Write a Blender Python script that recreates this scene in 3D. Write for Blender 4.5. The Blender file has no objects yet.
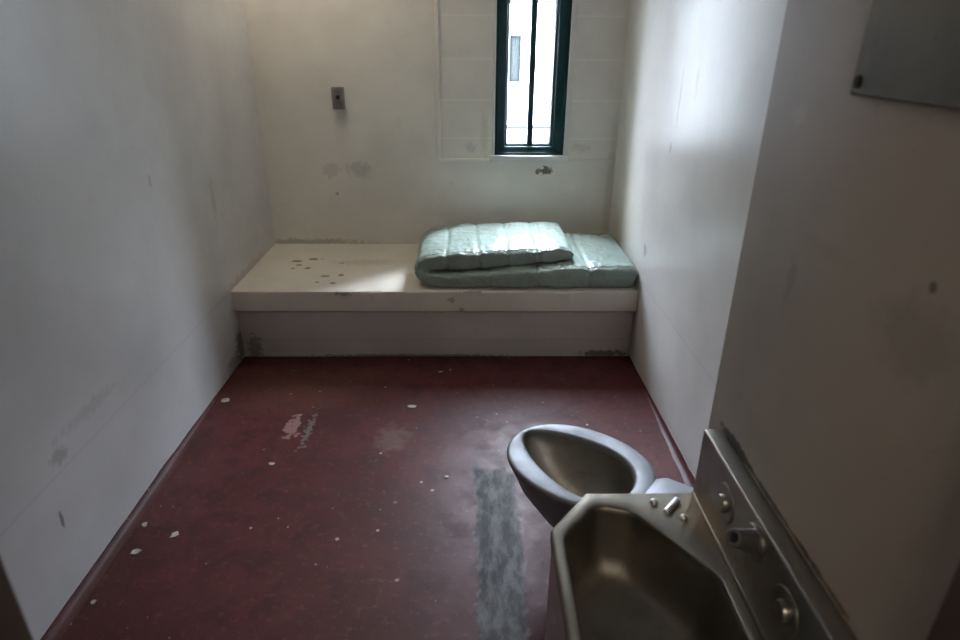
import bpy, bmesh, math, random
from mathutils import Vector, Matrix, noise
S = bpy.context.scene
COL = S.collection
PI = math.pi
random.seed(7)

# ------------------------------------------------------------------ helpers
def setp(o, label=None, cat=None, group=None, kind=None):
    if label: o['label'] = label
    if cat: o['category'] = cat
    if group: o['group'] = group
    if kind: o['kind'] = kind
    return o

def obj(name, bm, mat, parent=None, smooth=False):
    bmesh.ops.recalc_face_normals(bm, faces=bm.faces)
    me = bpy.data.meshes.new(name)
    bm.to_mesh(me); bm.free()
    o = bpy.data.objects.new(name, me)
    COL.objects.link(o)
    if mat: me.materials.append(mat)
    if smooth:
        for p in me.polygons: p.use_smooth = True
        if smooth != True:
            try: me.set_sharp_from_angle(angle=math.radians(smooth))
            except Exception: pass
    if parent:
        o.parent = parent
        o.matrix_parent_inverse = Matrix.Translation(-parent.location)
    return o

def empty(name, loc):
    o = bpy.data.objects.new(name, None); COL.objects.link(o)
    o.location = loc; o.empty_display_size = .1
    return o

def box(bm, x0, x1, y0, y1, z0, z1, bev=0, seg=2):
    r = bmesh.ops.create_cube(bm, size=1, matrix=Matrix.Translation(((x0+x1)/2, (y0+y1)/2, (z0+z1)/2)) @ Matrix.Diagonal((x1-x0, y1-y0, z1-z0, 1)))
    if bev:
        es = list({e for v in r['verts'] for e in v.link_edges})
        bmesh.ops.bevel(bm, geom=es, offset=bev, segments=seg, affect='EDGES', profile=.5)

def loft(bm, rings, cap0=False, cap1=False, closed=True):
    L = [[bm.verts.new(p) for p in r] for r in rings]
    n = len(L[0])
    for a, b in zip(L, L[1:]):
        for i in range(n if closed else n-1):
            j = (i+1) % n
            bm.faces.new((a[i], a[j], b[j], b[i]))
    if cap0: bm.faces.new(L[0])
    if cap1: bm.faces.new(L[-1])
    return L

def lathe(bm, prof, origin, axis, seg=40):
    axis = Vector(axis).normalized()
    a = axis.orthogonal().normalized(); b = axis.cross(a)
    o = Vector(origin)
    rings = []
    for r, h in prof:
        rings.append([o + axis*h + (a*math.cos(2*PI*i/seg) + b*math.sin(2*PI*i/seg))*max(r, 1e-5) for i in range(seg)])
    loft(bm, rings, True, True)

# ------------------------------------------------------------------ materials
class NT:
    def __init__(s, name):
        m = bpy.data.materials.new(name); m.use_nodes = True
        s.m = m; s.nt = m.node_tree; s.N = s.nt.nodes; s.L = s.nt.links
        s.b = s.N['Principled BSDF']
        s._pos = None
    def n(s, t, **k):
        nd = s.N.new(t)
        for a, v in k.items(): setattr(nd, a, v)
        return nd
    def pos(s):
        if s._pos is None: s._pos = s.n('ShaderNodeNewGeometry').outputs['Position']
        return s._pos
    def link(s, a, b): s.L.new(a, b)
    def put(s, sock, v):
        if hasattr(v, 'is_linked') or isinstance(v, bpy.types.NodeSocket): s.link(v, sock)
        else: sock.default_value = v
    def math(s, op, a, b=0.0, clamp=False):
        nd = s.n('ShaderNodeMath', operation=op, use_clamp=clamp)
        s.put(nd.inputs[0], a); s.put(nd.inputs[1], b)
        return nd.outputs[0]
    def noise(s, scale, detail=4, rough=.55, vec=None, stretch=None, dist=0.0):
        v = vec or s.pos()
        if stretch:
            mp = s.n('ShaderNodeMapping'); s.link(v, mp.inputs[0]); mp.inputs['Scale'].default_value = stretch
            v = mp.outputs[0]
        nd = s.n('ShaderNodeTexNoise')
        s.link(v, nd.inputs['Vector'])
        nd.inputs['Scale'].default_value = scale; nd.inputs['Detail'].default_value = detail
        nd.inputs['Roughness'].default_value = rough; nd.inputs['Distortion'].default_value = dist
        return nd.outputs[0]
    def ramp(s, fac, a, b, va=0.0, vb=1.0):
        nd = s.n('ShaderNodeMapRange', interpolation_type='SMOOTHSTEP')
        s.put(nd.inputs['Value'], fac)
        nd.inputs['From Min'].default_value = a; nd.inputs['From Max'].default_value = b
        nd.inputs['To Min'].default_value = va; nd.inputs['To Max'].default_value = vb
        return nd.outputs[0]
    def mix(s, fac, a, b, mode='MIX'):
        nd = s.n('ShaderNodeMix', data_type='RGBA', blend_type=mode)
        s.put(nd.inputs[0], fac)
        for k, v in ((6, a), (7, b)):
            if isinstance(v, tuple): nd.inputs[k].default_value = (*v[:3], 1)
            else: s.link(v, nd.inputs[k])
        return nd.outputs[2]
    def blob(s, c, r, soft=.5, rag=.5, nscale=40):
        """ragged spot mask: c centre, r radii (x,y,z)"""
        sub = s.n('ShaderNodeVectorMath', operation='SUBTRACT'); s.link(s.pos(), sub.inputs[0]); sub.inputs[1].default_value = c
        dv = s.n('ShaderNodeVectorMath', operation='DIVIDE'); s.link(sub.outputs[0], dv.inputs[0]); dv.inputs[1].default_value = r
        ln = s.n('ShaderNodeVectorMath', operation='LENGTH'); s.link(dv.outputs[0], ln.inputs[0])
        nz = s.noise(nscale, 3)
        d = s.math('ADD', ln.outputs['Value'], s.math('MULTIPLY', s.math('SUBTRACT', nz, .5), rag*3))
        return s.ramp(d, 1-soft*.5, 1+soft*.5, 1, 0)
    def line(s, axis, val, w):
        sx = s.n('ShaderNodeSeparateXYZ'); s.link(s.pos(), sx.inputs[0])
        d = s.math('ABSOLUTE', s.math('SUBTRACT', sx.outputs[axis], val))
        return s.ramp(d, w*.4, w, 1, 0)
    def gt(s, axis, val, w=.004):
        sx = s.n('ShaderNodeSeparateXYZ'); s.link(s.pos(), sx.inputs[0])
        return s.ramp(sx.outputs[axis], val-w, val+w)
    def mul(s, *a):
        r = a[0]
        for x in a[1:]: r = s.math('MULTIPLY', r, x)
        return r
    def bump(s, h, strength=.2, dist=.01):
        nd = s.n('ShaderNodeBump'); nd.inputs['Strength'].default_value = strength; nd.inputs['Distance'].default_value = dist
        s.link(h, nd.inputs['Height']); s.link(nd.outputs[0], s.b.inputs['Normal'])
    def fin(s, col, rough=.5, metal=0.0, spec=None):
        if isinstance(col, tuple): s.b.inputs['Base Color'].default_value = (*col[:3], 1)
        else: s.link(col, s.b.inputs['Base Color'])
        s.put(s.b.inputs['Roughness'], rough)
        s.b.inputs['Metallic'].default_value = metal
        if spec is not None: s.b.inputs['Specular IOR Level'].default_value = spec
        return s.m

def wall_paint(name, base, blobs=(), lines=(), rough=.33, stretch=None, bumpk=.12, fine=.18, rvar=.08, spec=.5, speck=.35, wear=.35):
    t = NT(name)
    n1 = t.noise(2.2, 4); n2 = t.noise(16, 5, .65)
    dark = tuple(c*.86 for c in base)
    col = t.mix(t.ramp(n1, .35, .7), base, dark)
    col = t.mix(t.math('MULTIPLY', t.ramp(n2, .6, .78), wear), col, tuple(c*.72 for c in base))
    # fine specks and scuffs of wear
    v = t.noise(70, 2, .5)
    col = t.mix(t.math('MULTIPLY', t.ramp(v, .76, .8), speck), col, (.17, .15, .13))
    h = t.math('ADD', t.math('MULTIPLY', t.noise(55, 4, .6), fine), t.math('MULTIPLY', t.noise(5, 3, stretch=stretch), 1.0))
    for (m, depth) in lines:
        mk = m(t)
        h = t.math('SUBTRACT', h, t.math('MULTIPLY', mk, depth))
        col = t.mix(t.math('MULTIPLY', mk, .25), col, tuple(c*.6 if depth > 0 else min(1, c*1.3) for c in base))
    for c, r, colr, k, rag in blobs:
        col = t.mix(t.math('MULTIPLY', t.blob(c, r, 1.0 if k < .6 else .5, rag), k), col, colr)
    t.bump(h, bumpk, .012)
    return t.fin(col, t.ramp(n2, .3, .8, rough-rvar*.7, rough+rvar), 0, spec)

CREAM = (.80, .765, .69)
M = {}
DK = (.12, .105, .09)
M['wall_left'] = wall_paint('painted_plaster_left', (.575, .565, .555), blobs=[  # base colour lowered to stand in for weaker light and vignetting here
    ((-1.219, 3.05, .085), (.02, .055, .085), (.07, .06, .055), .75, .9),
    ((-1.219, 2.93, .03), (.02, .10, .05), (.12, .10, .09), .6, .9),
    ((-1.219, 1.57, .452), (.02, .035, .025), (.25, .24, .23), .55, .9),
    ((-1.219, 1.50, .268), (.02, .008, .03), (.08, .08, .08), .75, .4),
    ((-1.219, 2.44, 1.09), (.02, .012, .02), DK, .3, .6),
    ((-1.219, 3.005, .88), (.02, .02, .09), (.25, .22, .17), .35, .9),
    ((-1.219, 1.75, .50), (.02, .14, .02), (.30, .29, .27), .3, 1.0),
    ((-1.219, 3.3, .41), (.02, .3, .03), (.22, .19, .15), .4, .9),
    ], lines=[(lambda t: t.line(2, .405, .006), .25)], stretch=(1, 1, .5))
def backlines(t):
    m = None
    for z in (1.055, 1.27, 1.49, 1.715, 1.935, 2.15):
        l = t.line(2, z, .007); m = l if m is None else t.math('MAXIMUM', m, l)
    return t.mul(m, t.gt(0, -.15), t.gt(2, .95))
M['wall_back'] = wall_paint('painted_plaster_back', CREAM, blobs=[
    ((.472, 3.858, .862), (.032, .02, .024), (.13, .095, .075), .95, .85),
    ((.425, 3.858, .858), (.011, .02, .016), (.15, .11, .09), .9, .5),
    ((-.655, 3.858, .865), (.065, .02, .045), (.33, .29, .23), .4, .8),
    ((-.83, 3.858, .86), (.05, .02, .04), (.36, .32, .26), .3, 1.0),
    ((.02, 3.858, 1.0), (.03, .02, .03), (.36, .34, .31), .3, .8),
    ((.10, 3.858, 1.08), (.02, .02, .12), (.40, .38, .34), .25, .8),
    ((.68, 3.858, 1.0), (.05, .02, .02), (.40, .38, .34), .3, .8),
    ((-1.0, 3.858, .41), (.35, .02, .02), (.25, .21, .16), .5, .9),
    ((.88, 3.858, .70), (.03, .02, .4), (.40, .33, .22), .3, .2),
    ((-.8, 3.858, .72), (.01, .02, .01), DK, .5, .3),
    ], lines=[(backlines, -.3)])
M['wall_right'] = wall_paint('painted_plaster_right', (.70, .68, .65), blobs=[
    ((.894, 2.78, 1.37), (.02, .012, .10), (.30, .28, .25), .55, .9),
    ((.894, 2.82, 1.16), (.02, .012, .03), (.28, .26, .23), .6, .7),
    ((.894, 3.02, .632), (.02, .025, .03), (.28, .25, .22), .6, .7),
    ((.894, 2.6, 1.45), (.02, .015, .05), (.33, .31, .28), .45, .9),
    ((.894, 3.05, .2), (.02, .05, .16), (.46, .37, .22), .5, .5),
    ((.894, 3.5, .7), (.02, .25, .3), (.52, .46, .34), .4, .5),
    ], rough=.28, spec=.34, speck=.06, wear=.01, lines=[(lambda t: t.line(2, .465, .006), .2)], stretch=(1, 1.2, .25), bumpk=.05, fine=.03, rvar=.002)
M['wall_near'] = wall_paint('painted_plaster_near', (.43, .385, .335), blobs=[  # dim light and vignetting on the chase put into a darker base colour
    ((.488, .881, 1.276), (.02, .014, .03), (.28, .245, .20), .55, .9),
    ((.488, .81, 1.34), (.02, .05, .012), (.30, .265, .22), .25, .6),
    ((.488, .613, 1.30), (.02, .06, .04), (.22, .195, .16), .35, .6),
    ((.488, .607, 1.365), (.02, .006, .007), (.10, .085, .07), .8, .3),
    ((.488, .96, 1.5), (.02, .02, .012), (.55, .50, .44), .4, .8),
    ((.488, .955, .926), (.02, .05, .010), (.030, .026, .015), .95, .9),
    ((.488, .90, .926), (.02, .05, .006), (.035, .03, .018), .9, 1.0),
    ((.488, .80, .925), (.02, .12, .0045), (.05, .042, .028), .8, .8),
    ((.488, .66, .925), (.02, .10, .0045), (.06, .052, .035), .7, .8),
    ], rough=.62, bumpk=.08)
M['ceiling'] = wall_paint('painted_ceiling', (.80, .79, .76))
M['corridor'] = wall_paint('corridor_paint', (.45, .40, .34))
M['sill'] = wall_paint('white_gloss_paint', (.74, .73, .70), bumpk=.06)

# floor
t = NT('red_painted_concrete')
n1 = t.noise(1.7, 5, .6); n2 = t.noise(9, 5, .65); n3 = t.noise(160, 2, .5); n4 = t.noise(38, 4, .7)
col = t.mix(t.ramp(n1, .38, .66), (.060, .0125, .012), (.090, .021, .021))
col = t.mix(t.math('MULTIPLY', t.ramp(n2, .47, .66), .75), col, (.050, .0155, .015))
col = t.mix(t.math('MULTIPLY', t.ramp(n4, .55, .66), .38), col, (.15, .065, .062))
# bare ochre by the bed, pink and green worn streaks
col = t.mix(t.mul(t.blob((-.85, 2.75, 0), (.45, .22, .1), 1.2, .5, 6), .35), col, (.085, .042, .022))
col = t.mix(t.mul(t.blob((-.785, 2.39, 0), (.032, .075, .1), .4, 1.5, 34), .6), col, (.36, .20, .19))
col = t.mix(t.mul(t.blob((-.71, 2.37, 0), (.014, .11, .1), .4, 1.9, 48), .65), col, (.17, .17, .15))
col = t.mix(t.mul(t.blob((-.33, 2.3, 0), (.06, .09, .1), .9, 1.0, 22), .3), col, (.20, .15, .12))
# long bare strip worn through to grey concrete
sx = t.n('ShaderNodeSeparateXYZ'); t.link(t.pos(), sx.inputs[0])
wob = t.math('ADD', t.math('MULTIPLY', t.math('SUBTRACT', t.noise(18, 5, .7), .5), .05), t.math('MULTIPLY', t.math('SUBTRACT', t.noise(4.5, 2, .5), .5), .07))
ax = t.math('ABSOLUTE', t.math('SUBTRACT', t.math('ADD', sx.outputs[0], wob), .108))
strip = t.ramp(ax, .066, .086, 1, 0)
yy = t.math('ADD', sx.outputs[1], t.math('MULTIPLY', t.math('SUBTRACT', t.noise(13, 4, .6), .5), .22))
strip = t.mul(strip, t.ramp(yy, 2.055, 2.10, 1, 0), t.ramp(yy, 1.05, 1.1, 0, 1))
g = t.mix(t.ramp(t.noise(24, 5, .7, stretch=(1, .35, 1)), .38, .66), (.05, .052, .054), (.17, .17, .172))
g = t.mix(t.mul(t.ramp(t.noise(6, 4, .6), .55, .72), .6), g, (.035, .036, .036))
col = t.mix(t.mul(strip, t.ramp(t.noise(30, 4, .7), .22, .42, .45, .93)), col, g)
edge = t.mul(t.ramp(ax, .058, .074), t.ramp(ax, .074, .092, 1, 0), t.ramp(yy, 2.0, 2.1, 1, 0), t.ramp(t.noise(20, 3), .5, .6))
col = t.mix(t.mul(edge, .5), col, (.24, .21, .205))
# light specks of chipped paint and grit
vor = t.n('ShaderNodeTexVoronoi'); t.link(t.pos(), vor.inputs['Vector']); vor.inputs['Scale'].default_value = 22
hv = t.n('ShaderNodeSeparateXYZ'); t.link(vor.outputs['Color'], hv.inputs[0])
sz = t.math('MULTIPLY', t.math('POWER', hv.outputs[0], 5.0), .17)
sp = t.mul(t.ramp(t.math('SUBTRACT', vor.outputs['Distance'], sz), -.008, .008, 1, 0), t.ramp(t.noise(2.3, 2), .35, .62, .15, 1), t.ramp(hv.outputs[0], .45, .5))
col = t.mix(t.mul(sp, .9), col, (.43, .37, .35))
# hairline cracks
vc = t.n('ShaderNodeTexVoronoi', feature='DISTANCE_TO_EDGE'); vc.inputs['Scale'].default_value = 1.1
dm = t.n('ShaderNodeVectorMath', operation='ADD'); t.link(t.pos(), dm.inputs[0])
nz = t.n('ShaderNodeTexNoise'); nz.inputs['Scale'].default_value = 5; t.link(t.pos(), nz.inputs['Vector'])
sc_ = t.n('ShaderNodeVectorMath', operation='SCALE'); t.link(nz.outputs['Color'], sc_.inputs[0]); sc_.inputs['Scale'].default_value = .3
t.link(sc_.outputs[0], dm.inputs[1]); t.link(dm.outputs[0], vc.inputs['Vector'])
crack = t.ramp(vc.outputs['Distance'], .0015, .004, 1, 0)
col = t.mix(t.mul(crack, .2), col, (.05, .025, .02))
t.bump(t.math('ADD', t.math('MULTIPLY', n2, .6), t.math('MULTIPLY', n4, .3)), .16, .01)
M['floor'] = t.fin(col, t.math('ADD', t.ramp(n2, .3, .75, .42, .58), t.math('MULTIPLY', strip, .18)), 0, .22)

t = NT('red_cove_paint')
col = t.mix(t.ramp(t.noise(9, 4), .4, .65), (.075, .019, .019), (.05, .014, .0135))
col = t.mix(t.mul(t.ramp(t.noise(26, 3), .68, .72), .8), col, (.34, .28, .27))
M['cove'] = t.fin(col, .45, 0, .18)

# concrete bunk, painted
def bunk_mat(name, base, blobs, rough=.42):
    return wall_paint(name, base, blobs, rough=rough, bumpk=.15)
spots = [(-.999, 3.517, .030, .020), (-.908, 3.555, .026, .022), (-.97, 3.447, .016, .014), (-.906, 3.395, .018, .016), (-.73, 3.483, .013, .011),
         (-.783, 3.264, .024, .014), (-.719, 3.156, .016, .014), (-.807, 3.171, .012, .01), (-.99, 3.39, .012, .01), (-.699, 3.281, .016, .018), (-.86, 3.555, .010, .009)]
M['slab'] = bunk_mat('painted_concrete_slab', (.70, .65, .565), [
    ((x, y, .40), (a, b, .03), (.17, .13, .085), .85, .35) for x, y, a, b in spots] + [
    ((-.60, 3.5, .40), (.16, .05, .02), (.42, .35, .25), .45, 1.0),
    ((-.645, 3.034, .372), (.035, .03, .014), (.60, .55, .50), .7, .8),
    ((-.645, 3.034, .386), (.04, .03, .010), (.20, .16, .14), .7, .9),
    ((-.09, 3.034, .353), (.02, .03, .012), (.22, .17, .15), .6, .9),
    ((.02, 3.034, .398), (.06, .015, .008), (.24, .12, .09), .7, .9),
    ((-.03, 3.034, .30), (.012, .03, .008), (.2, .15, .13), .6, .9)])
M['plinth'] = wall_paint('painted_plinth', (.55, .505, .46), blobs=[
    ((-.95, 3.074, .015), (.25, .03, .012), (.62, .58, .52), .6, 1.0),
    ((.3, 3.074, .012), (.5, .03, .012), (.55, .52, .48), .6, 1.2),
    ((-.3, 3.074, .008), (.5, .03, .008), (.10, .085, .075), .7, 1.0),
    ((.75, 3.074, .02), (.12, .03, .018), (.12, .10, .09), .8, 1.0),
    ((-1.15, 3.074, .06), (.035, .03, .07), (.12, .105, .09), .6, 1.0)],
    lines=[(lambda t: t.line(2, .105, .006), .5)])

def steel(name, base=(.42, .41, .40), rough=.3, stretch=(3, 60, 60), bk=.03, spots=.25, blobs=()):
    t = NT(name)
    n = t.noise(4, 4, .6, stretch=stretch); n2 = t.noise(7, 5, .65)
    col = t.mix(t.mul(t.ramp(n2, .5, .75), spots), base, tuple(c*.5 for c in base))
    for c, r, colr, k, rag in blobs:
        col = t.mix(t.math('MULTIPLY', t.blob(c, r, .9, rag), k), col, colr)
    r = t.math('ADD', t.ramp(n2, .3, .75, rough-.05, rough+.12), t.math('MULTIPLY', t.math('SUBTRACT', n, .5), .18))
    t.bump(t.math('ADD', n, t.math('MULTIPLY', n2, .5)), bk, .004)
    return t.fin(col, r, 1.0)
M['steel_deck'] = steel('brushed_steel_deck', (.215, .195, .160), .47, (60, 3, 60), blobs=[((.44, .93, .775), (.03, .06, .03), (.30, .22, .13), .5, .8)])
M['steel_basin'] = steel('dull_steel_basin', (.26, .245, .215), .48, (40, 40, 4), .05, .5)
M['steel_panel'] = steel('brushed_steel_panel', (.36, .345, .32), .33, (60, 3, 60), blobs=[((.453, .90, .80), (.02, .14, .035), (.28, .20, .11), .55, .9)])
M['steel_bowl'] = steel('satin_steel_bowl', (.25, .255, .27), .58, (8, 8, 8), .03, .25)
M['steel_inner'] = steel('stained_steel_bowl_inside', (.40, .375, .32), .42, (8, 8, 8), .05, .6)
M['steel_bright'] = steel('polished_steel', (.92, .93, .95), .32, (10, 10, 10), .01, .1)
M['steel_dull'] = steel('dull_steel_fittings', (.33, .31, .29), .34, (10, 10, 10), .02, .3)
M['steel_mirror'] = steel('worn_steel_mirror', (.105, .10, .09), .34, (60, 60, 3), .02, .3)
M['steel_body'] = steel('brushed_steel_cabinet', (.42, .40, .39), .30, (3, 3, 60), .03, .2)
t = NT('dark_hole'); M['hole'] = t.fin((.012, .011, .01), .7)
t = NT('grey_metal_plate'); M['plate'] = t.fin(t.mix(t.ramp(t.noise(30, 4), .4, .7), (.30, .285, .27), (.22, .21, .195)), .42, .6)
t = NT('green_window_steel'); M['green'] = t.fin(t.mix(t.ramp(t.noise(12, 4), .4, .7), (.008, .036, .040), (.006, .026, .030)), .5, 0, .2)
t = NT('dark_window_gasket'); M['gasket'] = t.fin((.02, .03, .032), .5)

# vinyl mattress
t = NT('pale_green_vinyl')
n = t.noise(5, 4); nf = t.noise(15, 3, .5, stretch=(1, .5, 1), dist=1.2)
col = t.mix(t.ramp(n, .35, .7), (.285, .35, .31), (.245, .305, .27))
t.bump(t.math('ADD', t.math('MULTIPLY', nf, .6), t.math('MULTIPLY', t.noise(9, 3, dist=1.0), 1.0)), .5, .025)
M['vinyl'] = t.fin(col, t.ramp(n, .3, .7, .27, .36), 0, .26)
t = NT('green_vinyl_seam'); M['seam'] = t.fin((.22, .29, .265), .45)
t = NT('door_frame_paint'); M['jamb'] = t.fin(t.mix(t.ramp(t.noise(8, 4), .4, .7), (.085, .06, .05), (.06, .045, .036)), .5)
t = NT('paint_flake'); M['flake'] = t.fin(t.mix(t.ramp(t.noise(60, 3), .4, .65), (.50, .46, .42), (.36, .33, .30)), .6)
t = NT('outside_render'); M['facade'] = t.fin(t.mix(t.ramp(t.noise(.6, 4), .35, .7), (.42, .42, .42), (.37, .37, .37)), .8)
t = NT('outside_concrete'); M['yard'] = t.fin(t.mix(t.ramp(t.noise(.6, 4), .35, .7), (.55, .55, .53), (.48, .48, .46)), .9)
t = NT('outside_window_frame'); M['fframe'] = t.fin((.004, .0055, .006), .9, 0, 0)
t = NT('outside_window_glass'); M['fglass'] = t.fin((.0075, .0085, .0085), .9, 0, 0)
t = NT('outside_ledge'); M['ledge'] = t.fin((.008, .009, .009), .9, 0, 0)

# architectural glass
m = bpy.data.materials.new('window_glass'); m.use_nodes = True
nt = m.node_tree; nt.nodes.clear()
out = nt.nodes.new('ShaderNodeOutputMaterial'); mx = nt.nodes.new('ShaderNodeMixShader')
tr = nt.nodes.new('ShaderNodeBsdfTransparent'); gl = nt.nodes.new('ShaderNodeBsdfGlossy'); fr = nt.nodes.new('ShaderNodeFresnel')
gl.inputs['Roughness'].default_value = .03; fr.inputs['IOR'].default_value = 1.45
tr.inputs['Color'].default_value = (.93, .96, .96, 1)
gm = nt.nodes.new('ShaderNodeNewGeometry'); fm = nt.nodes.new('ShaderNodeMath'); fm.operation = 'MULTIPLY'; fi = nt.nodes.new('ShaderNodeMath'); fi.operation = 'SUBTRACT'
fi.inputs[0].default_value = 1.0; nt.links.new(gm.outputs['Backfacing'], fi.inputs[1]); nt.links.new(fi.outputs[0], fm.inputs[1]); nt.links.new(fr.outputs[0], fm.inputs[0])   # one reflection per sheet of glass
nt.links.new(fm.outputs[0], mx.inputs[0]); nt.links.new(tr.outputs[0], mx.inputs[1]); nt.links.new(gl.outputs[0], mx.inputs[2]); nt.links.new(mx.outputs[0], out.inputs[0])
M['glass'] = m

def emis(name, col, st):
    t = NT(name); t.b.inputs['Emission Color'].default_value = (*col, 1); t.b.inputs['Emission Strength'].default_value = st
    return t.fin((.8, .8, .78), .5)
M['lamp_warm'] = emis('warm_lamp_diffuser', (1, .87, .70), 2.0)

# ------------------------------------------------------------------ room dimensions
XL, XR, YB, ZC = -1.219, .894, 3.858, 2.55
YK, YF, HB, HU = 3.074, 3.034, .40, .283
XN, YN = .488, 1.077
Y0, Y1 = .30, .42             # front wall thickness

def struct(name, bm, mat, parent=None, **k):
    o = obj(name, bm, mat, parent, **k)
    if parent is None: o['kind'] = 'structure'
    return o

bm = bmesh.new(); box(bm, XL-.2, XR+.2, -1.6, YB+.4, -.12, 0); struct('floor', bm, M['floor'])
bm = bmesh.new(); box(bm, XL-.2, XR+.2, -1.6, YB+.4, ZC, ZC+.12); struct('ceiling', bm, M['ceiling'])
bm = bmesh.new(); box(bm, XL-.2, XL, -1.6, YB+.4, 0, ZC); struct('wall_left', bm, M['wall_left'])
bm = bmesh.new(); box(bm, XR, XR+.2, -1.6, YB+.4, 0, ZC); struct('wall_right', bm, M['wall_right'])
WX0, WX1, WZ0, WZ1 = .161, .576, .957, 2.28
bm = bmesh.new()
box(bm, XL, WX0, YB, YB+.34, 0, ZC)
for ring in ([[(WX1, YB, z), (XR, YB, z), (XR, YB+.34, z), (WX1+.06, YB+.34, z), (WX1, YB+.10, z)] for z in (0, ZC)],): loft(bm, ring, True, True)
box(bm, WX0, WX1+.06, YB+.12, YB+.34, 0, WZ0); box(bm, WX0, WX1, YB, YB+.12, 0, WZ0); box(bm, WX0, WX1, YB, YB+.34, WZ1, ZC)
struct('wall_back', bm, M['wall_back'])
# service chase that carries the sink
bm = bmesh.new(); box(bm, XN, XR, Y1, YN, 0, ZC, .012, 2); struct('wall_chase', bm, M['wall_near'], smooth=30)
# front wall with the door opening; corridor behind it
DX0, DX1, DZ = -.408, .447, 2.08
bm = bmesh.new()
box(bm, XL, DX0-.05, Y0, Y1, 0, ZC); box(bm, DX1+.05, XR, Y0, Y1, 0, ZC); box(bm, DX0-.05, DX1+.05, Y0, Y1, DZ+.05, ZC)
struct('wall_front', bm, M['corridor'])
bm = bmesh.new(); box(bm, XL-.2, XR+.2, -1.75, -1.6, 0, ZC); struct('wall_corridor', bm, M['corridor'])
d = empty('door_1', (.02, Y1, 0)); d['kind'] = 'structure'
bm = bmesh.new(); box(bm, DX0-.05, DX0, Y0-.015, Y1+.006, 0, DZ, .004); obj('door_jamb', bm, M['jamb'], d)
bm = bmesh.new(); box(bm, DX1, DX1+.04, Y0-.015, Y1+.006, 0, DZ, .004); obj('door_jamb', bm, M['jamb'], d)
bm = bmesh.new(); box(bm, DX0-.05, DX1+.04, Y0-.015, Y1+.006, DZ, DZ+.05, .004); obj('door_head', bm, M['jamb'], d)

# painted cove at the foot of the side walls
def cove(name, x, sgn, y0, y1, w, h, fade0, fade1):
    bm = bmesh.new(); rings = []
    n = 60
    for i in range(n+1):
        y = y0+(y1-y0)*i/n
        k = min(1, (y-y0)/fade0 if fade0 else 1, (y1-y)/fade1 if fade1 else 1); k = max(k, .12)
        wob = 1+.22*noise.noise(Vector((x*9, y*7, 0)))
        ww, hh = w*k*wob, h*k*wob
        prof = [(0, -.004), (0, hh), (ww*.12, hh), (ww*.3, hh*.55), (ww*.6, hh*.22), (ww, .0005), (ww, -.004)]
        rings.append([(x+sgn*a, y, b) for a, b in prof])
    loft(bm, rings, True, True)
    return struct(name, bm, M['cove'], smooth=50)
cove('baseboard_left', XL, 1, Y1+.01, YK-.01, .038, .024, 0, .9)
cove('baseboard_right', XR, -1, YN+.01, YK-.01, .036, .026, 0, 1.0)

# raised plaster beads framing the block panel round the window
bm = bmesh.new(); box(bm, -.184, -.160, YB-.010, YB, .939, ZC, .004); struct('trim_1', bm, M['wall_back'])
bm = bmesh.new(); box(bm, -.184, WX0-.034, YB-.012, YB, .921, .938, .004); struct('trim_2', bm, M['wall_back'])
bm = bmesh.new(); box(bm, WX1+.034, XR, YB-.012, YB, .921, .938, .004); struct('trim_3', bm, M['wall_back'])

# ------------------------------------------------------------------ window
w = empty('window_1', ((WX0+WX1)/2, YB, WZ0)); w['kind'] = 'structure'
def rect(x0, x1, z0, z1, y): return [(x0, y, z0), (x1, y, z0), (x1, y, z1), (x0, y, z1)]
bm = bmesh.new()
loft(bm, [rect(WX0, WX1, WZ0, WZ1, YB+.09), rect(WX0, WX1, WZ0, WZ1, YB+.006), rect(WX0+.003, WX1-.003, WZ0+.003, WZ1-.003, YB+.002), rect(.176, .562, .970, 2.268, YB+.003), rect(.179, .559, .973, 2.266, YB+.007),
          rect(.221, .513, 1.004, 2.235, YB+.022), rect(.224, .510, 1.007, 2.232, YB+.034), rect(.236, .497, 1.018, 2.222, YB+.038), rect(.238, .495, 1.020, 2.220, YB+.075), rect(.238, .495, 1.020, 2.220, YB+.09), rect(WX0, WX1, WZ0, WZ1, YB+.09)])
bmesh.ops.remove_doubles(bm, verts=bm.verts, dist=1e-5)
obj('window_frame', bm, M['green'], w)
bm = bmesh.new()
loft(bm, [rect(.2385, .4945, 1.0205, 2.2195, YB+.052), rect(.243, .490, 1.025, 2.215, YB+.052), rect(.243, .490, 1.025, 2.215, YB+.060), rect(.2385, .4945, 1.0205, 2.2195, YB+.060), rect(.2385, .4945, 1.0205, 2.2195, YB+.052)])
bmesh.ops.remove_doubles(bm, verts=bm.verts, dist=1e-5)
obj('window_gasket', bm, M['gasket'], w)
bm = bmesh.new(); box(bm, .357, .391, YB+.036, YB+.07, 1.019, 2.221, .003); obj('window_mullion', bm, M['green'], w)
bm = bmesh.new(); box(bm, .2385, .358, YB+.0605, YB+.0665, 1.0205, 2.2195); obj('window_pane', bm, M['glass'], w)
bm = bmesh.new(); box(bm, .390, .4945, YB+.0605, YB+.0665, 1.0205, 2.2195); obj('window_pane', bm, M['glass'], w)
bm = bmesh.new(); box(bm, .129, .608, YB-.016, YB+.004, .917, .957, .005); obj('window_sill', bm, M['sill'], w, smooth=30)
bm = bmesh.new(); box(bm, WX1, WX1+.026, YB-.010, YB+.001, .957, WZ1+.03, .004); obj('window_casing', bm, M['sill'], w)
bm = bmesh.new(); box(bm, WX0-.016, WX0, YB-.008, YB+.001, .957, WZ1+.03, .004); obj('window_casing', bm, M['sill'], w)

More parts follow.
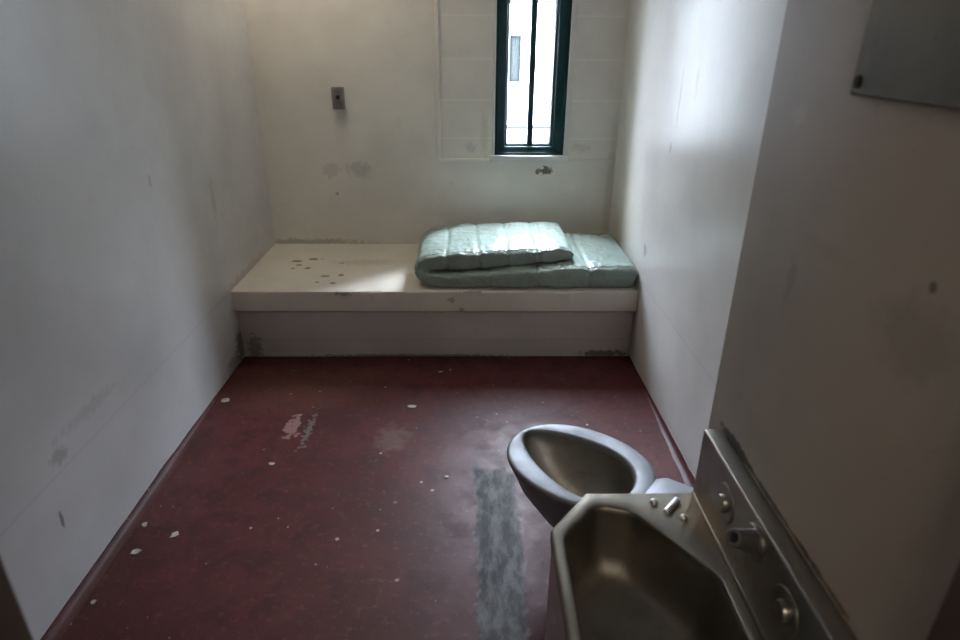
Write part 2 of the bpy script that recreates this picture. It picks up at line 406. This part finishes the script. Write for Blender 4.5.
# ------------------------------------------------------------------ outside
bm = bmesh.new(); box(bm, -30, 30, YB+.6, 40, -1.2, -1.0); struct('ground_outside', bm, M['yard'])
b = empty('building', (0, 14, -1))
setp(b, 'pale sunlit building with slit windows seen through the window, across the yard', 'building')
fx = [(.86, 1.10), (-2.4, -2.16), (4.12, 4.36)]
zs = [(.76, 1.66), (3.4, 4.3)]
bm = bmesh.new()
# wall with real openings
xs = [-14] + [v for p in sorted(fx) for v in p] + [14]
zc = [-1] + [v for p in zs for v in p] + [6]
for i in range(len(xs)-1):
    for j in range(len(zc)-1):
        if i % 2 == 1 and j % 2 == 1: continue
        box(bm, xs[i], xs[i+1], 14, 14.3, zc[j], zc[j+1])
box(bm, -14, 14, 14.3, 20, -1, 6)
obj('facade_wall', bm, M['facade'], b)
bm = bmesh.new(); box(bm, -14, 14, 13.95, 14.0, -.17, -.11); obj('facade_ledge', bm, M['ledge'], b)
bm = bmesh.new(); box(bm, -14, 14, 13.95, 14.0, 2.25, 2.30); obj('facade_ledge', bm, M['ledge'], b)
for x0, x1 in fx:
    for z0, z1 in zs:
        bm = bmesh.new()
        loft(bm, [rect(x0, x1, z0, z1, 14.05), rect(x0+.045, x1-.045, z0+.05, z1-.05, 14.05), rect(x0+.045, x1-.045, z0+.05, z1-.05, 14.12), rect(x0, x1, z0, z1, 14.12), rect(x0, x1, z0, z1, 14.05)])
        bmesh.ops.remove_doubles(bm, verts=bm.verts, dist=1e-5)
        f = obj('facade_window', bm, M['fframe'], b)
        bm = bmesh.new(); box(bm, x0+.045, x1-.045, 14.08, 14.1, z0+.05, z1-.05)
        o = obj('pane', bm, M['fglass']); o.parent = f; o.matrix_parent_inverse = f.matrix_basis.inverted() @ Matrix.Translation(-b.location)
bpy.context.view_layer.update()
for o in list(bpy.data.objects):
    if o.name.startswith('pane') and o.parent: o.matrix_parent_inverse = o.parent.matrix_world.inverted()

# ------------------------------------------------------------------ bunk
bk = empty('bunk', (0, YK, 0))
setp(bk, 'built-in cream painted concrete sleeping ledge across the far wall under the window', 'bunk')
YBB = YB-.001
def noisy_slab(bm, x0, x1, y0, y1, z0, z1, bev):
    nx, r = 120, []
    for i in range(nx+1):
        x = x0+(x1-x0)*i/nx
        j = lambda s: .0022*noise.noise(Vector((x*9, s, 0)))+.0012*noise.noise(Vector((x*40, s, 3)))
        r.append([(x, y0+j(1), z0+bev), (x, y0+bev+j(2), z0), (x, y1, z0), (x, y1, z1), (x, y0+bev*1.2+j(3), z1+j(4)*.6), (x, y0+bev*.4+j(5), z1-bev*.4), (x, y0+j(6), z1-bev*1.2)])
    loft(bm, r, True, True)
bm = bmesh.new(); noisy_slab(bm, XL, XR-.002, YF, YBB, HU, HB, .008); obj('bed_slab', bm, M['slab'], bk, smooth=35)
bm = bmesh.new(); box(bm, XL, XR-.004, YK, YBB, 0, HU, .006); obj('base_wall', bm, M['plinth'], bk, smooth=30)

# ------------------------------------------------------------------ folded mattress: one pad folded over on itself
PATH = [  # x, z of the pad's middle, half thickness, front y, back y
    (.884, .462, .052, 3.085, 3.715), (.85, .465, .062, 3.062, 3.725), (.60, .465, .064, 3.055, 3.725), (.42, .461, .060, 3.055, 3.72), (.22, .454, .053, 3.055, 3.71), (.05, .446, .045, 3.06, 3.71),
    (-.08, .440, .0395, 3.065, 3.705), (-.165, .441, .0395, 3.072, 3.70), (-.222, .456, .040, 3.08, 3.695), (-.240, .487, .041, 3.09, 3.69), (-.220, .517, .044, 3.095, 3.69),
    (-.16, .531, .0505, 3.10, 3.69), (-.05, .536, .0545, 3.105, 3.69), (.12, .543, .0535, 3.11, 3.69), (.28, .552, .048, 3.12, 3.69), (.40, .560, .044, 3.13, 3.69), (.50, .563, .038, 3.14, 3.69), (.558, .560, .028, 3.15, 3.685)]
def cr(p0, p1, p2, p3, t):
    return tuple(.5*((2*b)+(-a+c)*t+(2*a-5*b+4*c-d_)*t*t+(-a+3*b-3*c+d_)*t**3) for a, b, c, d_ in zip(p0, p1, p2, p3))
samples = []
for i in range(len(PATH)-1):
    p0 = PATH[max(i-1, 0)]; p1 = PATH[i]; p2 = PATH[i+1]; p3 = PATH[min(i+2, len(PATH)-1)]
    for k in range(14): samples.append(cr(p0, p1, p2, p3, k/14))
samples.append(PATH[-1])
# resample by arc length
acc = [0]
for a, c in zip(samples, samples[1:]): acc.append(acc[-1]+math.hypot(c[0]-a[0], c[1]-a[1]))
LT = acc[-1]; NS = 300; rs = []; j = 0
for i in range(NS+1):
    s_ = LT*i/NS
    while j < len(acc)-2 and acc[j+1] < s_: j += 1
    k = (s_-acc[j])/max(acc[j+1]-acc[j], 1e-9)
    rs.append(tuple(a+(c-a)*k for a, c in zip(samples[j], samples[j+1])))
NR = 72
TUFT = [.26, .52, .78, 1.30, 1.46, 1.62, 1.78]
YT = [3.25, 3.40, 3.55]
def pad_ring(i, seam=None):
    x, z, h, yf, yb = rs[i]
    a = rs[max(i-1, 0)]; c = rs[min(i+1, NS)]
    tx, tz = c[0]-a[0], c[1]-a[1]; l = math.hypot(tx, tz); tx /= l; tz /= l
    nx, nz = -tz, tx           # faces down on the lower leaf, up after the fold? fixed below
    s_ = LT*i/NS
    e = min(1, min(s_, LT-s_)/.028); h *= math.sqrt(max(.02, 1-(1-e)**2))**.8
    ring = []
    yc, hw = (yf+yb)/2, (yb-yf)/2
    for k in range(NR):
        th = 2*PI*k/NR
        cs, sn = math.cos(th), math.sin(th)
        ey = math.copysign(abs(cs)**.30, cs); en = math.copysign(abs(sn)**.30, sn)
        y = yc+hw*ey
        hh = h*en
        p = 0
        for tf in TUFT: 
            wv = tf+.012*noise.noise(Vector((y*5, tf*9, 0)))
            p += math.exp(-((s_-wv)/.011)**2)*.14 + math.exp(-((s_-wv)/.05)**2)*.06
        py = sum(math.exp(-((y-q)/.012)**2)*.03 for q in YT)
        hh *= 1-min(p+py, .3)
        # wrinkles, stronger towards the edges
        wr = .0075*noise.noise(Vector((s_*14, y*9, sn*1.5)))+.0034*noise.noise(Vector((s_*38, y*16, sn)))
        wr += .0045*noise.noise(Vector((s_*45, y*5, 7+sn)))*abs(cs)**2
        yo = .005*noise.noise(Vector((s_*11, 3, sn*2)))*(1 if abs(cs) > .3 else 0) - (.006*p*6*cs if abs(cs) > .5 else 0)
        hh += wr*(1 if sn >= 0 else -1)
        px, pz = x+nx*hh, z+nz*hh
        ring.append((min(px, XR-.006), y+yo, max(pz, HB+.0035)))
    return ring
mt = empty('folded_mattress', (.3, 3.4, HB))
setp(mt, 'pale green vinyl mattress folded over on itself on the bunk under the window', 'mattress')
bm = bmesh.new(); loft(bm, [pad_ring(i) for i in range(NS+1)], True, True)
obj('mattress_pad', bm, M['vinyl'], mt, smooth=True)
# stitched seam along the front and back edge
def curve_tube(name, pts, r, mat, parent, seg=8):
    bm = bmesh.new(); rings = []
    pts = [Vector(p) for p in pts]
    for i, p in enumerate(pts):
        t_ = (pts[min(i+1, len(pts)-1)]-pts[max(i-1, 0)]).normalized()
        a = t_.cross(Vector((.13, .2, .97))).normalized(); b_ = t_.cross(a)
        rings.append([p+(a*math.cos(2*PI*k/seg)+b_*math.sin(2*PI*k/seg))*r for k in range(seg)])
    loft(bm, rings, True, True)
    return obj(name, bm, mat, parent, smooth=True)
for side in (NR//2-8, NR//2+8):
    pts = []
    for i in range(4, NS-3, 2):
        pts.append(pad_ring(i)[side])
    curve_tube('edge_piping', pts, .0022, M['vinyl'], mt)

# ------------------------------------------------------------------ plate on the far wall
pl = empty('wall_plate', (-.745, YB, 1.28))
setp(pl, 'small grey metal box with a dark hole on the far wall left of the window', 'wall plate')
bm = bmesh.new(); box(bm, -.780, -.710, YB-.03, YB, 1.216, 1.338, .004); obj('box_cover', bm, M['plate'], pl, smooth=30)
bm = bmesh.new(); lathe(bm, [(.012, 0), (.012, .003), (.008, .004)], (-.745, YB-.03, 1.283), (0, -1, 0), 20); obj('socket', bm, M['hole'], pl)
for z in (1.233, 1.322):
    bm = bmesh.new(); lathe(bm, [(.005, 0), (.0045, .002), (.002, .003)], (-.745, YB-.03, z), (0, -1, 0), 16); obj('screw', bm, M['steel_dull'], pl)

# ------------------------------------------------------------------ steel mirror on the chase
mr = empty('steel_mirror', (XN, .68, 1.536))
setp(mr, 'dull bolted steel mirror plate high on the near right wall above the sink', 'mirror')
MY0, MY1, MZ0, MZ1 = .49, .829, 1.539, 1.96
bm = bmesh.new()
rr = []
def yz(y0, y1, z0, z1, x): return [(x, y0, z0), (x, y1, z0), (x, y1, z1), (x, y0, z1)]
loft(bm, [yz(MY0, MY1, MZ0, MZ1, XN), yz(MY0, MY1, MZ0, MZ1, XN-.006), yz(MY0+.003, MY1-.003, MZ0+.003, MZ1-.003, XN-.009), yz(MY0+.004, MY1-.004, MZ0+.004, MZ1-.004, XN-.009)], True, True)
obj('mirror_sheet', bm, M['steel_mirror'], mr)
for y in (MY0+.015, MY1-.015):
    for z in (MZ0+.016, MZ1-.016):
        bm = bmesh.new(); lathe(bm, [(.008, 0), (.0075, .002), (.004, .004)], (XN-.009, y, z), (-1, 0, 0), 18); obj('bolt', bm, M['hole'], mr)

# ------------------------------------------------------------------ sink and toilet unit
fx_ = empty('toilet_sink_unit', (.45, 1.0, 0))
setp(fx_, 'stainless steel combined prison sink and toilet fixed to the near right wall', 'toilet and sink')
ZD, XP, YFAR, YNEAR, ZT = .772, .453, 1.003, .47, .92
# deck with moulded basin: ray-sample outer and inner outlines about a common centre
OUT = [(XP, YNEAR), (XP, YFAR), (.236, YFAR), (.153, .900), (.153, YNEAR)]
INN = [(.425, .50), (.429, .785), (.318, .948), (.248, .968), (.174, .882), (.170, .50)]
def roundpoly(P, r, n=10):
    o = []
    N_ = len(P)
    for i in range(N_):
        p = Vector(P[i]); a = (Vector(P[i-1])-p); b_ = (Vector(P[(i+1) % N_])-p)
        ri = r[i] if isinstance(r, (list, tuple)) else r
        ang = a.angle(b_); d_ = min(ri/math.tan(ang/2), a.length*.48, b_.length*.48)
        s0 = p+a.normalized()*d_; s1 = p+b_.normalized()*d_
        for k in range(n+1):
            t_ = k/n; o.append(s0*(1-t_)**2+p*2*t_*(1-t_)+s1*t_*t_)
    return o
def raypoly(P, c, angs):
    out = []
    for a in angs:
        d_ = Vector((math.cos(a), math.sin(a))); best = None
        for i in range(len(P)):
            p, q = P[i]-c, P[(i+1) % len(P)]-c; e = q-p
            den = d_.x*e.y-d_.y*e.x
            if abs(den) < 1e-12: continue
            t_ = (p.x*e.y-p.y*e.x)/den; u_ = (p.x*d_.y-p.y*d_.x)/den
            if t_ > 0 and -1e-6 <= u_ <= 1+1e-6 and (best is None or t_ > best): best = t_
        out.append(c+d_*best)
    return out
cc = Vector((.30, .72))
outp = roundpoly(OUT, [.004, .004, .012, .02, .01], 6); innp = roundpoly(INN, [.05, .07, .06, .045, .05, .05], 12)
angs = sorted({round(math.atan2(p.y-cc.y, p.x-cc.x), 4) for p in outp+innp} | {round(-PI+2*PI*i/120, 4) for i in range(120)})
Po = raypoly(outp, cc, angs); Pi = raypoly(innp, cc, angs)
def inset(P, dist):   # shrink an outline towards its centre by a distance
    o = []
    for p in P:
        v = p-cc; o.append(cc+v*max(0, 1-dist/v.length))
    return o
bc = Vector((.30, .74))
def scaled(P, k): return [bc+(p-bc)*k for p in P]
R3 = lambda P, z: [(p.x, p.y, z) for p in P]
bm = bmesh.new()
loft(bm, [R3(inset(Po, .004), ZD-.028), R3(Po, ZD-.024), R3(Po, ZD-.006), R3(inset(Po, .002), ZD-.002), R3(inset(Po, .006), ZD), R3(scaled(Pi, 1.02), ZD), R3(Pi, ZD-.001), R3(scaled(Pi, .985), ZD-.005), R3(scaled(Pi, .972), ZD-.013)])
obj('sink_deck', bm, M['steel_deck'], fx_, smooth=40)
bm = bmesh.new()
loft(bm, [R3(scaled(Pi, .975), ZD-.010), R3(scaled(Pi, .965), ZD-.02), R3(scaled(Pi, .945), ZD-.06), R3(scaled(Pi, .91), ZD-.10), R3(scaled(Pi, .84), ZD-.128), R3(scaled(Pi, .72), ZD-.140), R3(scaled(Pi, .1), ZD-.148)], False, True)
bs = obj('sink_basin', bm, M['steel_basin'], fx_, smooth=True)
bm = bmesh.new(); lathe(bm, [(.026, 0), (.026, .003), (.022, .0045), (.019, .001), (.004, .0)], (.30, .70, ZD-.1475), (0, 0, 1), 32); obj('drain', bm, M['steel_dull'], fx_, smooth=40)
# cabinet below the deck
cab = inset(Po, .004)
bm = bmesh.new(); loft(bm, [R3(inset(Po, .02), .0), R3(inset(Po, .02), .08), R3(cab, .085), R3(cab, ZD-.028)], True, False)
obj('sink_cabinet', bm, M['steel_body'], fx_, smooth=30)
# backsplash panel, a shallow steel box against the wall
bm = bmesh.new(); box(bm, XP, XN-.001, YNEAR, YFAR+.004, 0, ZT, .004, 3); obj('back_panel', bm, M['steel_panel'], fx_, smooth=30)
bm = bmesh.new(); box(bm, XP-.003, XP+.003, YNEAR, YFAR, ZD-.002, ZD+.0025, .001, 2); obj('joint_bead', bm, M['steel_deck'], fx_, smooth=True)
# push buttons
for y, z in ((.868, .858), (.640, .858)):
    bm = bmesh.new(); lathe(bm, [(.036, -.002), (.036, .001), (.034, .003), (.024, .0035), (.022, .0025), (.0165, .0025)], (XP, y, z), (-1, 0, 0), 40)
    e_ = obj('button_escutcheon', bm, M['steel_dull'], fx_, smooth=30)
    bm = bmesh.new(); lathe(bm, [(.0165, .000), (.0165, .008), (.015, .0105), (.006, .0115)], (XP, y, z), (-1, 0, 0), 32)
    o = obj('push_button', bm, M['steel_panel'], smooth=35); o.parent = e_
    o.matrix_parent_inverse = (Matrix.Translation(fx_.location) @ e_.matrix_parent_inverse).inverted()
# bubbler spout
sb = Vector((XP, .752, .880)); st = Vector((.399, .722, .918)); ax_ = (st-sb)
bm = bmesh.new()
lathe(bm, [(.030, -.002), (.030, .003), (.027, .006), (.020, .007)], sb, (-1, 0, 0), 32)
sf = obj('spout_base', bm, M['steel_dull'], fx_, smooth=35)
bm = bmesh.new(); L_ = ax_.length
lathe(bm, [(.019, .0), (.0185, L_*.25), (.0165, L_*.55), (.0145, L_*.85), (.0140, L_*.97), (.0125, L_), (.0085, L_), (.0075, L_-.006), (.003, L_-.012)], sb, ax_, 32)
obj('spout', bm, M['steel_bowl'], fx_, smooth=40)
u = ax_.normalized()
bm = bmesh.new(); lathe(bm, [(.0085, L_-.0075), (.008, L_-.0065), (.002, L_-.0065)], sb, u, 24); obj('spout_hole', bm, M['hole'], fx_)
# raised soap rest nubs: two dots and a bar
for (x, y) in ((.365, .972), (.409, .927)):
    bm = bmesh.new(); lathe(bm, [(.0072, -.001), (.0072, .003), (.006, .0055), (.003, .007), (.0005, .0074)], (x, y, ZD), (0, 0, 1), 24); obj('soap_nub', bm, M['steel_bright'], fx_, smooth=50)
bm = bmesh.new()
p0, p1 = Vector((.383, .945, ZD)), Vector((.411, .975, ZD)); dv = (p1-p0).normalized(); nv = Vector((-dv.y, dv.x, 0)); rings = []
for rr_, h in ((.0062, -.001), (.0062, .003), (.0052, .0055), (.0028, .007)):
    ring = []
    for k in range(24):
        a = -PI/2+PI*k/23 if k < 12 else 0
        if k < 12: th = -PI/2+PI*k/11; ring.append(p1+(dv*math.cos(th)+nv*math.sin(th))*rr_+Vector((0, 0, h)))
        else: th = PI/2+PI*(k-12)/11; ring.append(p0+(dv*math.cos(th)+nv*math.sin(th))*rr_+Vector((0, 0, h)))
    rings.append(ring)
loft(bm, rings, True, True); obj('soap_ridge', bm, M['steel_bright'], fx_, smooth=50)

# toilet bowl: egg outline, axis 40 degrees off the wall
A40 = math.radians(40); UU = Vector((-math.cos(A40), math.sin(A40))); VV = Vector((math.sin(A40), math.cos(A40))); TC = Vector((.36, 1.6))
ZR = .38
def egg(u0, u1, w, vc, n=96, tipk=.25, sk=0):
    """u1 tip, u0 rear, w half width; narrower to the tip"""
    o = []
    for i in range(n):
        a = 2*PI*i/n
        uu = (u1+u0)/2+(u1-u0)/2*math.cos(a)
        vv = w*math.sin(a)*(1-tipk*math.cos(a))
        vv = vv*(1+.04*math.cos(2*a))+vc+sk*math.cos(a)
        o.append(TC+UU*uu+VV*vv)
    return o
bm = bmesh.new()
E = lambda u0, u1, w, vc, z, tk=.25, sk=0: R3(egg(u0, u1, w, vc, tipk=tk, sk=sk), z)
loft(bm, [E(-.24, -.02, .105, .01, 0, 0), E(-.24, -.02, .105, .01, .02, 0), E(-.24, .0, .10, .01, .06, .05), E(-.24, .04, .11, .012, .14, .05), E(-.238, .145, .152, .014, .21, .05), E(-.233, .218, .182, .014, .285, .04),
          E(-.229, 0.244, .192, .014, .335, .03), E(-.226, 0.262, .1985, .014, .362, .03), E(-.224, 0.265, .200, .014, .371, .03), E(-.222, 0.264, .198, .014, .377, .03), E(-.217, 0.260, .193, .014, .381, .03), E(-.209, .255, .186, .014, .3825, .05), E(-.178, .247, .138, .013, .3812, .27, .018), E(-.171, .243, .130, .012, .3785, .31, .022), E(-.167, .2405, .126, .012, .372, .33, .024), E(-.166, .239, .123, .012, .360, .33, .024)], True)
obj('toilet_bowl', bm, M['steel_bowl'], fx_, smooth=60)
bm = bmesh.new()
loft(bm, [E(-.166, .239, .123, .012, .362, .33, .024), E(-.168, .240, .124, .012, .353, .33, .024), E(-.165, .230, .122, .012, .33, .30, .018), E(-.155, .19, .118, .012, .27, .26), E(-.14, .12, .095, .012, .20, .15), E(-.12, .05, .07, .012, .15, .05), E(-.10, .02, .05, .012, .12, 0)], False, True)
obj('bowl_inside', bm, M['steel_inner'], fx_, smooth=True)
t = NT('still_water'); M['water'] = t.fin((.02, .022, .018), .05, 0, .6)
bm = bmesh.new(); bm.faces.new([bm.verts.new(p) for p in E(-.135, .09, .083, .012, .178, .1)])
obj('bowl_water', bm, M['water'], fx_)
# neck and pedestal running back to the wall behind the sink
def q(uu, vv): return TC+UU*uu+VV*vv
prof = []
for uu, hw, zt in ((-.17, .085, .374), (-.20, .088, .378), (-.225, .092, .392), (-.235, .093, .396), (-.32, .10, .396), (-.40, .12, .396), (-.47, .14, .396)):
    pts = []
    for vv, z in ((-hw, 0), (-hw, zt-.012), (-hw+.004, zt-.004), (-hw+.012, zt), (hw-.012, zt), (hw-.004, zt-.004), (hw, zt-.012), (hw, 0)):
        p = q(uu, vv+.012); pts.append((min(p.x, XR-.002), max(p.y, YN+.002), z))
    prof.append(pts)
bm = bmesh.new(); loft(bm, prof, True, True)
obj('toilet_neck', bm, M['steel_bowl'], fx_, smooth=40)

# ------------------------------------------------------------------ paint flakes on the floor
FL = [((-1.165, 2.616), .035, .022, .6, 'largest white paint flake on the red floor, beside the left wall nearest the bunk'),
      ((-.259, 2.558), .026, .013, -.1, 'white paint flake on the dark floor in front of the bunk, below the mattress end'),
      ((-1.027, 1.723), .024, .013, .7, 'grey-white curled paint flake on the floor, the farther right of three near the left wall'),
      ((-1.121, 1.644), .018, .014, .2, 'small pale paint flake beside the left cove, lower of three near the left wall'),
      ((-1.154, 1.774), .012, .010, .4, 'small round pale flake against the left cove, upper of three near the left wall'),
      ((-1.155, 1.433), .012, .009, .1, 'tiny round pale flake on the floor beside the left wall, nearest the doorway'),
      ((-.082, 2.035), .011, .008, .1, 'tiny white flake on the red floor left of the grey worn strip'),
      ((-.145, 2.90), .014, .007, .3, 'tiny dull flake on the floor in the shade of the bunk'),
      ((-.80, 2.12), .016, .010, .1, 'small pinkish-white flake on the open floor left of centre')]
for (x, y), a, b_, rot, lab in FL:
    bm = bmesh.new(); n = 7; bot = []; top = []
    for k in range(n):
        th = 2*PI*k/n; r = random.uniform(.45, 1.15)
        px, py = a*r*math.cos(th), b_*r*math.sin(th)*1.3
        X_, Y_ = px*math.cos(rot)-py*math.sin(rot), px*math.sin(rot)+py*math.cos(rot)
        lift = .004*abs(px/a)**2*random.uniform(.2, 1)
        bot.append((x+X_, y+Y_, .0008+lift)); top.append((x+X_*.97, y+Y_*.97, .0026+lift))
    loft(bm, [bot, top], True, True)
    o = obj('paint_flake', bm, M['flake'])
    c_ = Vector((x, y, 0)); o.data.transform(Matrix.Translation(-c_)); o.location = c_
    setp(o, lab, 'paint chip', 'paint flakes on the floor')

# ------------------------------------------------------------------ cell lamp and added corridor fill
LX, LY, LZ = -.80, 3.50, ZC
lf = empty('ceiling_light', (LX, LY, LZ))
setp(lf, 'warm ceiling lamp above the left end of the bunk, out of the frame', 'ceiling light')
bm = bmesh.new(); box(bm, LX-.16, LX+.16, LY-.16, LY+.16, ZC-.05, ZC, .008); obj('lamp_housing', bm, M['plate'], lf)
bm = bmesh.new(); box(bm, LX-.14, LX+.14, LY-.14, LY+.14, ZC-.058, ZC-.048, .003); obj('lamp_diffuser', bm, M['lamp_warm'], lf)
def area(name, loc, rot, size, size_y, e, col):
    l = bpy.data.lights.new(name, 'AREA'); l.shape = 'RECTANGLE'; l.size = size; l.size_y = size_y; l.energy = e; l.color = col
    o = bpy.data.objects.new(name, l); COL.objects.link(o); o.location = loc; o.rotation_euler = rot
    return o
area('ceiling_lamp_light', (LX, LY, ZC-.07), (0, 0, 0), .26, .26, 4.2, (1, .87, .70))
area('corridor_fill_light', (0, -.9, ZC-.05), (0, 0, 0), .6, .3, 9.0, (1, .86, .68))  # added unseen fill behind the camera, brightens the back wall and bunk front

# sky and daylight
W = bpy.data.worlds.new('sky'); S.world = W; W.use_nodes = True
nt = W.node_tree; bg = nt.nodes['Background']
# hazy sky, brightest round the veiled sun high on the right beyond the window
tc = nt.nodes.new('ShaderNodeTexCoord'); dp = nt.nodes.new('ShaderNodeVectorMath'); dp.operation = 'DOT_PRODUCT'
nm = nt.nodes.new('ShaderNodeVectorMath'); nm.operation = 'NORMALIZE'
nt.links.new(tc.outputs['Generated'], nm.inputs[0]); nt.links.new(nm.outputs[0], dp.inputs[0])
dp.inputs[1].default_value = Vector((.71, .69, .93)).normalized()
def wm(op, a, b):
    n_ = nt.nodes.new('ShaderNodeMath'); n_.operation = op
    for i_, v_ in enumerate((a, b)):
        if isinstance(v_, (int, float)): n_.inputs[i_].default_value = v_
        else: nt.links.new(v_, n_.inputs[i_])
    return n_.outputs[0]
lobe = wm('POWER', wm('MAXIMUM', dp.outputs['Value'], 0.0), 90.0)
nt.links.new(wm('ADD', wm('MULTIPLY', lobe, 330.0), 140.0), bg.inputs['Strength'])
bg.inputs['Color'].default_value = (.79, .85, 1, 1)
# daylight portal in the window opening
l = bpy.data.lights.new('window_portal', 'AREA'); l.shape = 'RECTANGLE'; l.size = .27; l.size_y = 1.22; l.cycles.is_portal = True
o = bpy.data.objects.new('window_portal', l); COL.objects.link(o); o.location = (.3665, YB+.095, 1.62); o.rotation_euler = (-PI/2, 0, 0)

# ------------------------------------------------------------------ camera
cam = bpy.data.cameras.new('camera'); co = bpy.data.objects.new('camera', cam); COL.objects.link(co)
cam.sensor_fit = 'HORIZONTAL'; cam.sensor_width = 36; cam.lens = 628.6175/960*36; cam.clip_start = .02
pit, yaw, rol = .4216, .0216, .0089
fw = Vector((math.sin(yaw)*math.cos(pit), math.cos(yaw)*math.cos(pit), -math.sin(pit)))
rt = Vector((math.cos(yaw), -math.sin(yaw), 0)); up = rt.cross(fw)
r2 = rt*math.cos(rol)+up*math.sin(rol); u2 = up*math.cos(rol)-rt*math.sin(rol)
co.matrix_world = Matrix(((r2.x, u2.x, -fw.x, 0), (r2.y, u2.y, -fw.y, 0), (r2.z, u2.z, -fw.z, 1.6), (0, 0, 0, 1)))
cam.dof.use_dof = True; cam.dof.focus_distance = 2.7; cam.dof.aperture_fstop = 4.0
S.camera = co
S.view_settings.view_transform = 'Standard'; S.view_settings.look = 'None'
S.view_settings.exposure = .42; S.view_settings.gamma = 1; S.view_settings.use_curve_mapping = False
